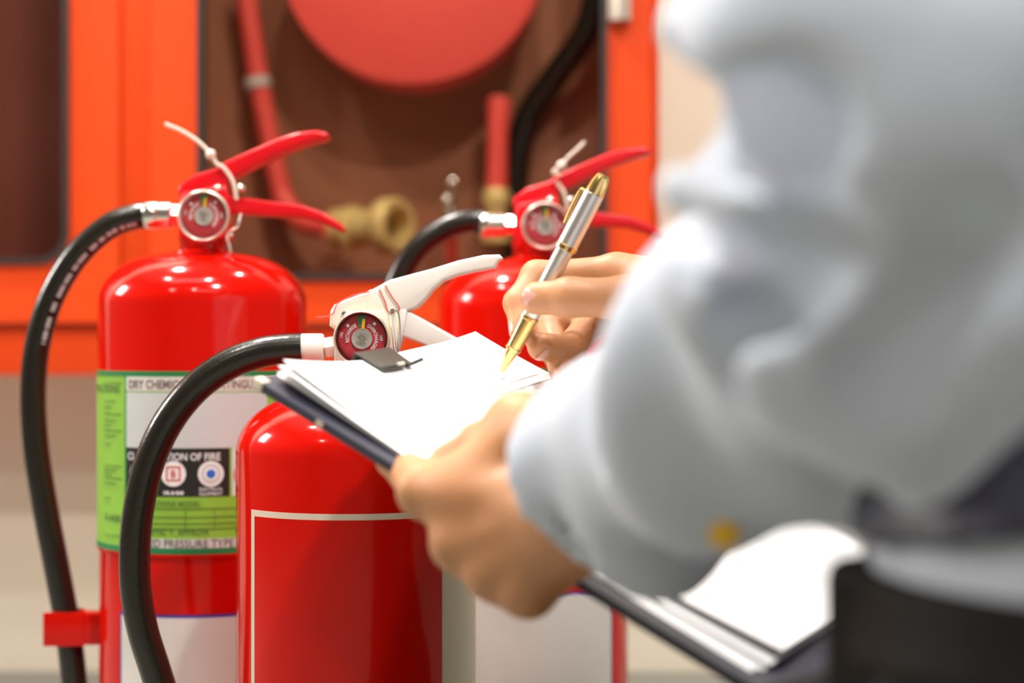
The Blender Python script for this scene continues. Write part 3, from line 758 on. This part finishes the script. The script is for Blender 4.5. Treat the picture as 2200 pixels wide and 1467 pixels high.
# ---- pen
def bhit(px, py):
    r = P(px, py, 1.0) - cam.location; t = (A + NB*.0036 - cam.location).dot(NB)/r.dot(NB); return cam.location + r*t
tip = bhit(1073, 806)
ptop = P(1297, 376, 1.032)
pax = (ptop - tip); PLn = pax.length; pax.normalize()
pen = empty('pen', tip, 'silver ballpoint pen with gold trim held over the paper', 'pen')
def seg(prof, name, m, par=pen, n=28): return MB().lathe((0, 0, 0), pax, [(a*PLn, r) for a, r in prof], n).build(name, m, par, angle=25)
seg([(0, .0005), (.008, .0009), (.02, .0010)], 'ball_point', M['steel'])
seg([(.018, .0012), (.03, .0018), (.125, .0042), (.13, .0042)], 'tip_cone', M['gold'])
seg([(.13, .0048), (.14, .0050), (.145, .0047), (.27, .0054), (.285, .0055)], 'grip', M['gold'])
seg([(.285, .0057), (.288, .0061), (.30, .0061), (.303, .0057)], 'grip_ring', M['gold'])
seg([(.303, .0052), (.31, .0054), (.635, .0057)], 'barrel', M['steel'])
seg([(.635, .0060), (.638, .0068), (.658, .0068), (.66, .0064)], 'centre_band', M['gold'])
seg([(.66, .0064), (.91, .0063), (.912, .0060)], 'cap', M['steel'])
seg([(.912, .0061), (.92, .0061), (.965, .0052), (.992, .0042), (1.0, .003)], 'cap_end', M['gold'])
cdir = (Vector((-1, .35, 0)) - pax*Vector((-1, .35, 0)).dot(pax)).normalized()
clipm = MB().tube([pax*PLn*.90 + cdir*.006, pax*PLn*.895 + cdir*.0085, pax*PLn*.80 + cdir*.0085, pax*PLn*.735 + cdir*.0078], .0011, 8, 5)
clipm.build('pocket_clip', M['gold'], pen)

# ================================================================== person
PO = Vector((.30, .64, 0))
person = empty('person', PO, 'person in a light grey-blue long-sleeved shirt and black trousers writing on a clipboard', 'person')
n3 = lambda v: np.array([v.x, v.y, v.z], np.float32)
# right (writing) hand joints
J = lambda px, py, d: n3(P(px, py, d))
RW = J(1610, 640, 1.055)
Rf = {
 'index': ([J(1325, 588, 1.082), J(1152, 592, 1.088), J(1112, 650, 1.074), J(1120, 712, 1.062)], [.0122, .0098, .0088, .0074]),
 'middle': ([J(1350, 612, 1.105), J(1268, 695, 1.118), J(1222, 750, 1.086), J(1163, 744, 1.066)], [.0120, .0102, .0098, .0090]),
 'ring': ([J(1372, 650, 1.115), J(1180, 697, 1.135), J(1200, 768, 1.106), J(1205, 795, 1.076)], [.0115, .0100, .0092, .0080]),
 'little': ([J(1390, 700, 1.115), J(1300, 785, 1.112), J(1255, 812, 1.090), J(1212, 818, 1.066)], [.0105, .0085, .0078, .0068]),
 'thumb': ([J(1500, 655, 1.042), J(1345, 640, 1.032), J(1222, 638, 1.037), J(1152, 640, 1.044)], [.0150, .0135, .0122, .0102]),
}
def hand_sdf(W, fs, elbow, rw, palm_k=.012):
    def fun(X):
        d = rcone(X, elbow, W, rw*1.25, rw)
        pal = None
        for nm, (pts, rs) in fs.items():
            if nm == 'thumb': continue
            c = rcone(X, W*.85+pts[0]*.15, pts[0], rw*.62, rs[0]*1.12)
            pal = c if pal is None else smin(pal, c, palm_k)
        d = smin(d, pal, .016)
        tp, tr = fs['thumb']
        d = smin(d, rcone(X, W*.75+tp[0]*.25, tp[0], rw*.7, tr[0]), .014)
        d = smin(d, rcone(X, tp[0], tp[1], tr[0]*1.05, tr[1]), .014)
        ip = fs['index'][0][0]
        d = smin(d, rcone(X, tp[0]*.5+tp[1]*.5, ip*.8+tp[0]*.2, .007, .008), .012)   # web
        for nm, (pts, rs) in fs.items():
            f = None
            for i in range(len(pts)-1):
                if nm == 'thumb' and i == 0: continue
                mid = (pts[i]+pts[i+1])/2; a, b = rs[i], rs[i+1]
                c = np.minimum(rcone(X, pts[i], mid, a, (a+b)/2*.95), rcone(X, mid, pts[i+1], (a+b)/2*.95, b))
                f = c if f is None else smin(f, c, .0035)
            d = smin(d, f, .0045)
        return d
    return fun
RE = np.array([.335, .885, .415], np.float32)
fr = hand_sdf(RW, Rf, RW*.3+RE*.7, .027)
VR, FR_ = nets(fr, (-.012, .985, .335), (.215, 1.165, .485), .0014)
VR = relax(VR, FR_, 2)
# left (holding) hand
LW = J(1275, 1085, .805)
def bq(a, b, h): return n3(bp(a, b, h))
Lf = {
 'index': ([J(918, 1054, .858), bq(.045, .075, -.021), bq(.068, .082, -.018), bq(.088, .090, -.015)], [.0135, .0105, .0095, .0085]),
 'middle': ([J(990, 1166, .842), bq(.048, .105, -.024), bq(.078, .112, -.019), bq(.098, .118, -.016)], [.0135, .0108, .0098, .0085]),
 'ring': ([J(1066, 1228, .832), bq(.046, .130, -.026), bq(.073, .137, -.019), bq(.090, .142, -.016)], [.0130, .0102, .0094, .0082]),
 'little': ([J(1138, 1268, .824), bq(.040, .152, -.026), bq(.060, .158, -.020), bq(.075, .162, -.016)], [.0120, .0092, .0084, .0074]),
 'thumb': ([J(1210, 935, .815), J(1115, 915, .850), J(1035, 955, .878), J(965, 992, .893)], [.0165, .0140, .0125, .0105]),
}
LE = n3(P(1955, 560, .57))
fl = hand_sdf(LW, Lf, LW*.4+LE*.6, .028, .014)
def fl2(X):
    d = fl(X)
    ids = ['index', 'middle', 'ring', 'little']
    for i, nm in enumerate(ids):       # knuckle bumps and tendons
        p = Lf[nm][0][0]; nd = np.array([-.45, -.85, .1], np.float32)
        d = smin(d, rcone(X, p + nd*.0045, LW*.45+p*.55 + nd*.010, .0115, .006), .005)
    d = smin(d, rcone(X, Lf['thumb'][0][1], Lf['index'][0][0]*.75+LW*.25, .013, .014), .016)
    return d
VL, FL_ = nets(fl2, (-.085, .735, .235), (.085, .965, .400), .0016)
VL = relax(VL, FL_, 2)
# rest of the body (mostly under cloth), coarse
Fd = np.array([-.5, .87, 0], np.float32); Rd = np.array([.87, .5, 0], np.float32)
C0 = np.array([.295, .625, 0], np.float32)
hipL, hipR = C0 - Rd*.09 + [0, 0, .23], C0 + Rd*.09 + [0, 0, .23]
knL, knR = hipL + Fd*.40 + [0, 0, -.125], hipR + Fd*.40 + [0, 0, -.125]
anL, anR = hipL - Fd*.02 + [0, 0, -.175], hipR - Fd*.02 + [0, 0, -.175]
chest = C0 + Fd*.07 + [0, 0, .58]
SL = np.array([.137, .560, .715], np.float32); SR = np.array([.44, .80, .70], np.float32)
neck = (SL+SR)/2 + np.array([0, 0, .055], np.float32) + Fd*.02
head = neck + np.array([0, 0, .15], np.float32) + Fd*.05
def torso(X, g=0.0):
    d = rcone(X, C0 + [0, 0, .25], chest, .115+g, .115+g)
    d = smin(d, rcone(X, hipL, hipR, .10+g, .10+g), .06)
    d = smin(d, rcone(X, C0-Rd*.07+[0, 0, .36], chest-Rd*.08, .09+g, .10+g), .05)
    d = smin(d, rcone(X, C0+Rd*.07+[0, 0, .36], chest+Rd*.08, .09+g, .10+g), .05)
    d = smin(d, rcone(X, SL*.85+SR*.15, SR*.85+SL*.15, .065+g, .065+g), .06)
    return d
def bodyf(X):
    d = torso(X, -.012)
    for S, E, W in ((SL, LE, LW), (SR, RE, RW)):
        d = smin(d, rcone(X, S, E, .048, .038), .03); d = smin(d, rcone(X, E, E*.12+W*.88, .040, .0265), .015)
    for a, b, c in ((hipL, knL, anL), (hipR, knR, anR)):
        d = smin(d, rcone(X, a, b, .078, .052), .03); d = smin(d, rcone(X, b, c, .046, .034), .02)
        d = smin(d, rcone(X, c, c - Fd*.10 + [0, 0, -.012], .033, .026), .02)
    d = smin(d, rcone(X, neck - [0, 0, .03], head - [0, 0, .05], .055, .05), .02)
    hd = ell(X - head, (0, 0, 0), (.080, .098, .118), np.stack([Rd, Fd, [0, 0, 1]], 1))
    hd = smin(hd, rcone(X, head + Fd*.055 + [0, 0, -.06], head + Fd*.06 + [0, 0, -.085], .035, .028), .03)   # jaw
    hd = smin(hd, rcone(X, head + Fd*.094 + [0, 0, .015], head + Fd*.112 + [0, 0, -.022], .008, .013), .012)    # nose
    for s in (-1, 1):
        hd = smin(hd, rcone(X, head + Rd*.080*s - Fd*.005 + [0, 0, .015], head + Rd*.080*s + [0, 0, -.025], .014, .010), .008)
        hd = np.maximum(hd, -(np.linalg.norm(X - (head + Fd*.105 + Rd*.033*s + [0, 0, .012]), axis=-1) - .016))
        hd = smin(hd, np.linalg.norm(X - (head + Fd*.084 + Rd*.032*s + [0, 0, .010]), axis=-1) - .012, .003)
    hd = smin(hd, rcone(X, head + Fd*.094 - Rd*.018 + [0, 0, -.055], head + Fd*.094 + Rd*.018 + [0, 0, -.055], .007, .007), .006)
    return smin(d, hd, .02)
VB, FB = nets(bodyf, (-.12, .36, .0), (.66, 1.22, 1.12), .0075)
bodyo = sdf_obj([(VB, FB), (VR, FR_), (VL, FL_)], 'body', M['skin'], person, n3(PO))
# fingernails
def nail(c, axis, nrm, L, W, name='fingernail'):
    c, axis, nrm = Vector(c), Vector(axis).normalized(), Vector(nrm); nrm = (nrm - axis*nrm.dot(axis)).normalized(); sd = axis.cross(nrm)
    mb = MB(); nu, nv = 8, 8
    for j in range(nv+1):
        for i in range(nu+1):
            a, b = 2*i/nu-1, 2*j/nv-1
            x = a*math.sqrt(max(0, 1-.55*max(0, abs(b)-.2)**2)); y = b*math.sqrt(max(.0, 1-.35*a*a))
            mb.v.append(tuple(c + sd*(W*x) + axis*(L*y) - nrm*(.45*W*x*x + .08*L*max(0, y)**2)))
    for j in range(nv):
        for i in range(nu):
            k = j*(nu+1)+i; mb.f.append((k, k+1, k+nu+2, k+nu+1))
    o = mb.build(name, M['nail'], bodyo, off=PO)
    md = o.modifiers.new('thick', 'SOLIDIFY'); md.thickness = .0006; md.offset = 0
    return o
tp, tr = Rf['thumb']
ax_t = Vector(tp[3]-tp[2]); nrm_t = Vector((-.25, -1, .15))
def surf(c, axis, nrm, r):
    axis = Vector(axis).normalized(); nrm = Vector(nrm); nrm = (nrm - axis*nrm.dot(axis)).normalized(); return Vector(c) + nrm*r, nrm
c_, n_ = surf(tp[3]*.95+tp[2]*.05, ax_t, nrm_t, .0100); nail(c_, ax_t, n_, .0070, .0062)
mp = Rf['middle'][0]; ax_m = Vector(mp[3]-mp[2]); c_, n_ = surf(mp[3], ax_m, Vector((.0, -.75, -.65)), .0086); nail(c_, ax_m, n_, .0066, .0060)
for nm in ('index', 'ring', 'little'):
    q = Rf[nm][0]; axq = Vector(q[3]-q[2]); out = (Vector(q[2]) - (Vector(q[1])+Vector(q[3]))/2)
    if out.length < 1e-5: out = Vector((-1, 0, 0))
    c_, n_ = surf(q[3]*.9+q[2]*.1, axq, out, Rf[nm][1][3]*1.0); nail(c_, axq, n_, .0052, .0046)
q = Lf['thumb'][0]; axq = Vector(q[3]-q[2]); c_, n_ = surf(q[3]*.95+q[2]*.05, axq, NB, .0103); nail(c_, axq, n_, .0068, .006)

for sgn in (-1, 1):
    ec = Vector(head + Fd*.086 + Rd*.032*sgn + np.array([0, 0, .011]))
    eye = MB().ball(ec, .0125, 10).build('eye', M['whiteink'], bodyo, off=PO)
    ib = MB().ball(ec + Vector(Fd)*.0075, .0062, 8).build('iris', M['black'], bodyo, off=PO)
    bw = [Vector(head + Fd*(.094-.010*abs(k)) + Rd*(.032+.013*k)*sgn + np.array([0, 0, .034-.004*k*k])) for k in (-1, 0, 1)]
    MB().tube(bw, .0032, 8, 4).build('eyebrow', M['hair'], bodyo, off=PO)
# shirt
def folds(X, a, b, amp, freq, ph=0.0, tw=0.0):
    a = np.asarray(a); b = np.asarray(b); ax = (b-a)/np.linalg.norm(b-a); q = X - a
    t = q @ ax; e1 = np.cross(ax, [0, 0, 1.0]); e1 /= np.linalg.norm(e1); e2 = np.cross(ax, e1)
    g = np.arctan2(q @ e2, q @ e1)
    return amp*(np.sin(freq*t + ph + 1.6*np.sin(g + tw) + .8*np.sin(2*g+ph)) + .5*np.sin(1.9*freq*t + 2*g + ph*2))
def arm0(X):
    return smin(rcone(X, SL, LE, .077, .063), rcone(X, LE, LW, .062, .046), .035)
def on_arm(px, py, dep):
    ds = np.linspace(.35, .9, 500); pts = np.stack([J(px, py, d) for d in ds]); v = arm0(pts)
    k = np.argmax(v < 0) if (v < 0).any() else int(np.argmin(v)); return J(px, py, ds[k] + dep)
BULGE = [(on_arm(1555, 370, .03), on_arm(1760, 410, .022), .022), (on_arm(1530, 590, .03), on_arm(1680, 740, .022), .020),
         (on_arm(1700, 60, .025), on_arm(1990, 260, .025), .03), (on_arm(1540, 90, .022), on_arm(1660, 150, .018), .022)]
GROOVE = [(on_arm(1490, 225, .008), on_arm(1720, 285, .006), .020), (on_arm(1450, 490, .004), on_arm(1680, 560, .004), .011),
          (on_arm(1290, 870, .004), on_arm(1292, 950, .004), .007), (on_arm(1780, 520, .004), on_arm(1560, 800, .004), .012),
          (on_arm(2080, 560, .004), on_arm(1900, 800, .004), .014)]
def shirtf(X):
    d = torso(X, .010) + folds(X, C0+[0, 0, .2], chest, .004, 38, .5)
    zc = X[..., 2]
    d = np.maximum(d, .305 - zc)
    # left arm
    ua = rcone(X, SL, LE, .077, .063) + folds(X, SL, LE, .0070, 42, 1.2, .7)
    fa = rcone(X, LE, LW, .062, .046) + folds(X, LE, LW, .0070, 46, .3, 2.2)
    la = smin(ua, fa, .035)
    # bunched cloth and folds round the crook of the elbow
    for a, b, r in BULGE: la = smin(la, rcone(X, a, b, r, r*1.1), .02)
    for a, b, r in GROOVE: la = -smin(-la, rcone(X, a, b, r, r), .014)
    wdir = (LW-LE)/np.linalg.norm(LW-LE); cut = (X - (LW - wdir*.026)) @ wdir
    la = np.maximum(la, cut)
    la = np.maximum(la, -np.maximum(rcone(X, LE, LW + wdir*.05, .046, .034), -.020-cut))
    # right arm
    ra = smin(rcone(X, SR, RE, .068, .058) + folds(X, SR, RE, .004, 45), rcone(X, RE, RW, .058, .040) + folds(X, RE, RW, .004, 50, 1.0), .03)
    w2 = (RW-RE)/np.linalg.norm(RW-RE); cut2 = (X - (RW + w2*.004)) @ w2
    ra = np.maximum(ra, cut2)
    ra = np.maximum(ra, -np.maximum(rcone(X, RE, RW + w2*.05, .050, .032), -.022-cut2))
    d = smin(d, la, .02); d = smin(d, ra, .02)
    col = np.maximum(rcone(X, neck - [0, 0, .06], neck + [0, 0, .05], .086, .078), X[..., 2] - neck[2] - .03)
    col = np.maximum(col, -rcone(X, neck - [0, 0, .06], neck + [0, 0, .10], .070, .063))
    d = np.minimum(d, col)
    return d
VS, FS = nets(shirtf, (-.03, .40, .23), (.62, 1.10, .90), .0048)
VS = relax(VS, FS, 2)
shirt = sdf_obj([(VS, FS)], 'shirt', M['shirt'], person, n3(PO))
# trousers
def trf(X):
    d = torso(X, .004)
    d = np.maximum(d, X[..., 2] - .300)
    for a, b, c in ((hipL, knL, anL), (hipR, knR, anR)):
        d = smin(d, rcone(X, a, b, .086, .062) + folds(X, a, b, .003, 40), .03); d = smin(d, rcone(X, b, c, .056, .046) + folds(X, b, c, .003, 50), .02)
    return np.maximum(d, .004 - X[..., 2])
VT, FT = nets(trf, (-.14, .40, -.01), (.64, 1.22, .31), .0075)
VT = relax(VT, FT, 1)
sdf_obj([(VT, FT)], 'trousers', M['trous'], person, n3(PO))
def beltf(X):
    d = torso(X, .016); return np.maximum(np.maximum(d, -torso(X, .006)), np.abs(X[..., 2] - .305) - .017)
VE, FE = nets(beltf, (.05, .40, .26), (.58, .84, .32), .004)
belt = sdf_obj([(VE, FE)], 'belt', M['leather'], person, n3(PO))
# pouch on the belt
pc = n3(P(1985, 1420, .60))
def pouchf(X):
    q = np.abs((X - pc) @ np.stack([Rd, Fd, np.array([0, 0, 1], np.float32)], 1)) - np.array([.016, .022, .028])
    return np.linalg.norm(np.maximum(q, 0), axis=-1) + np.minimum(q.max(-1), 0) - .008
VP, FP = nets(pouchf, pc - .06, pc + .06, .003)
sdf_obj([(VP, FP)], 'belt_pouch', M['leather'], person, n3(PO))
# dark navy band added over the side of the shirt under the elbow
def bandf(X):
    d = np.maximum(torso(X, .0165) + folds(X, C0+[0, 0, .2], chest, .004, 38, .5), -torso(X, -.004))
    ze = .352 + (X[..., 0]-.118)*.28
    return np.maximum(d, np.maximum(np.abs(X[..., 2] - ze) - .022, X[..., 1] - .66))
VN, FN = nets(bandf, (.05, .40, .28), (.45, .70, .48), .004)
sdf_obj([(VN, FN)], 'shirt_dark_band', M['navy'], person, n3(PO))
# shoes
def shoef(c):
    def f(X):
        return np.maximum(smin(rcone(X, c + [0, 0, -.01], c - Fd*.13 + [0, 0, -.015], .043, .036), rcone(X, c - Fd*.10 + [0, 0, -.02], c - Fd*.17 + [0, 0, -.022], .036, .028), .02), .001 - X[..., 2])
    return f
for c in (anL, anR):
    Vh, Fh = nets(shoef(c - Fd*.03), c - [.3, .3, .08], c + [.3, .3, .1], .006); sdf_obj([(Vh, Fh)], 'shoe', M['leather'], person, n3(PO))
# hair
def hairf(X):
    RH = np.stack([Rd, Fd, [0, 0, 1]], 1); d = ell(X - (head - Fd*.006 + [0, 0, .008]), (0, 0, 0), (.088, .104, .122), RH)
    q = (X - head); front = q @ Fd
    return np.maximum(d, .035 + .9*np.maximum(front-.0, -.12) - q[..., 2] - .03)
Vh, Fh = nets(hairf, head - .16, head + .16, .006); sdf_obj([(Vh, Fh)], 'hair', M['hair'], person, n3(PO))
# brass cuff button
ds = np.linspace(.4, .9, 1500); vv_ = shirtf(np.stack([J(1556, 1145, d) for d in ds])); bpos = P(1556, 1145, ds[int(np.argmax(vv_ < 0))] - .001)
MB().lathe(bpos, (-.1, -1, -.35), [(-.012, .0045), (0, .0060), (.0015, .0060), (.002, .005)], 20).build('cuff_button', M['yellow'], shirt, off=PO)
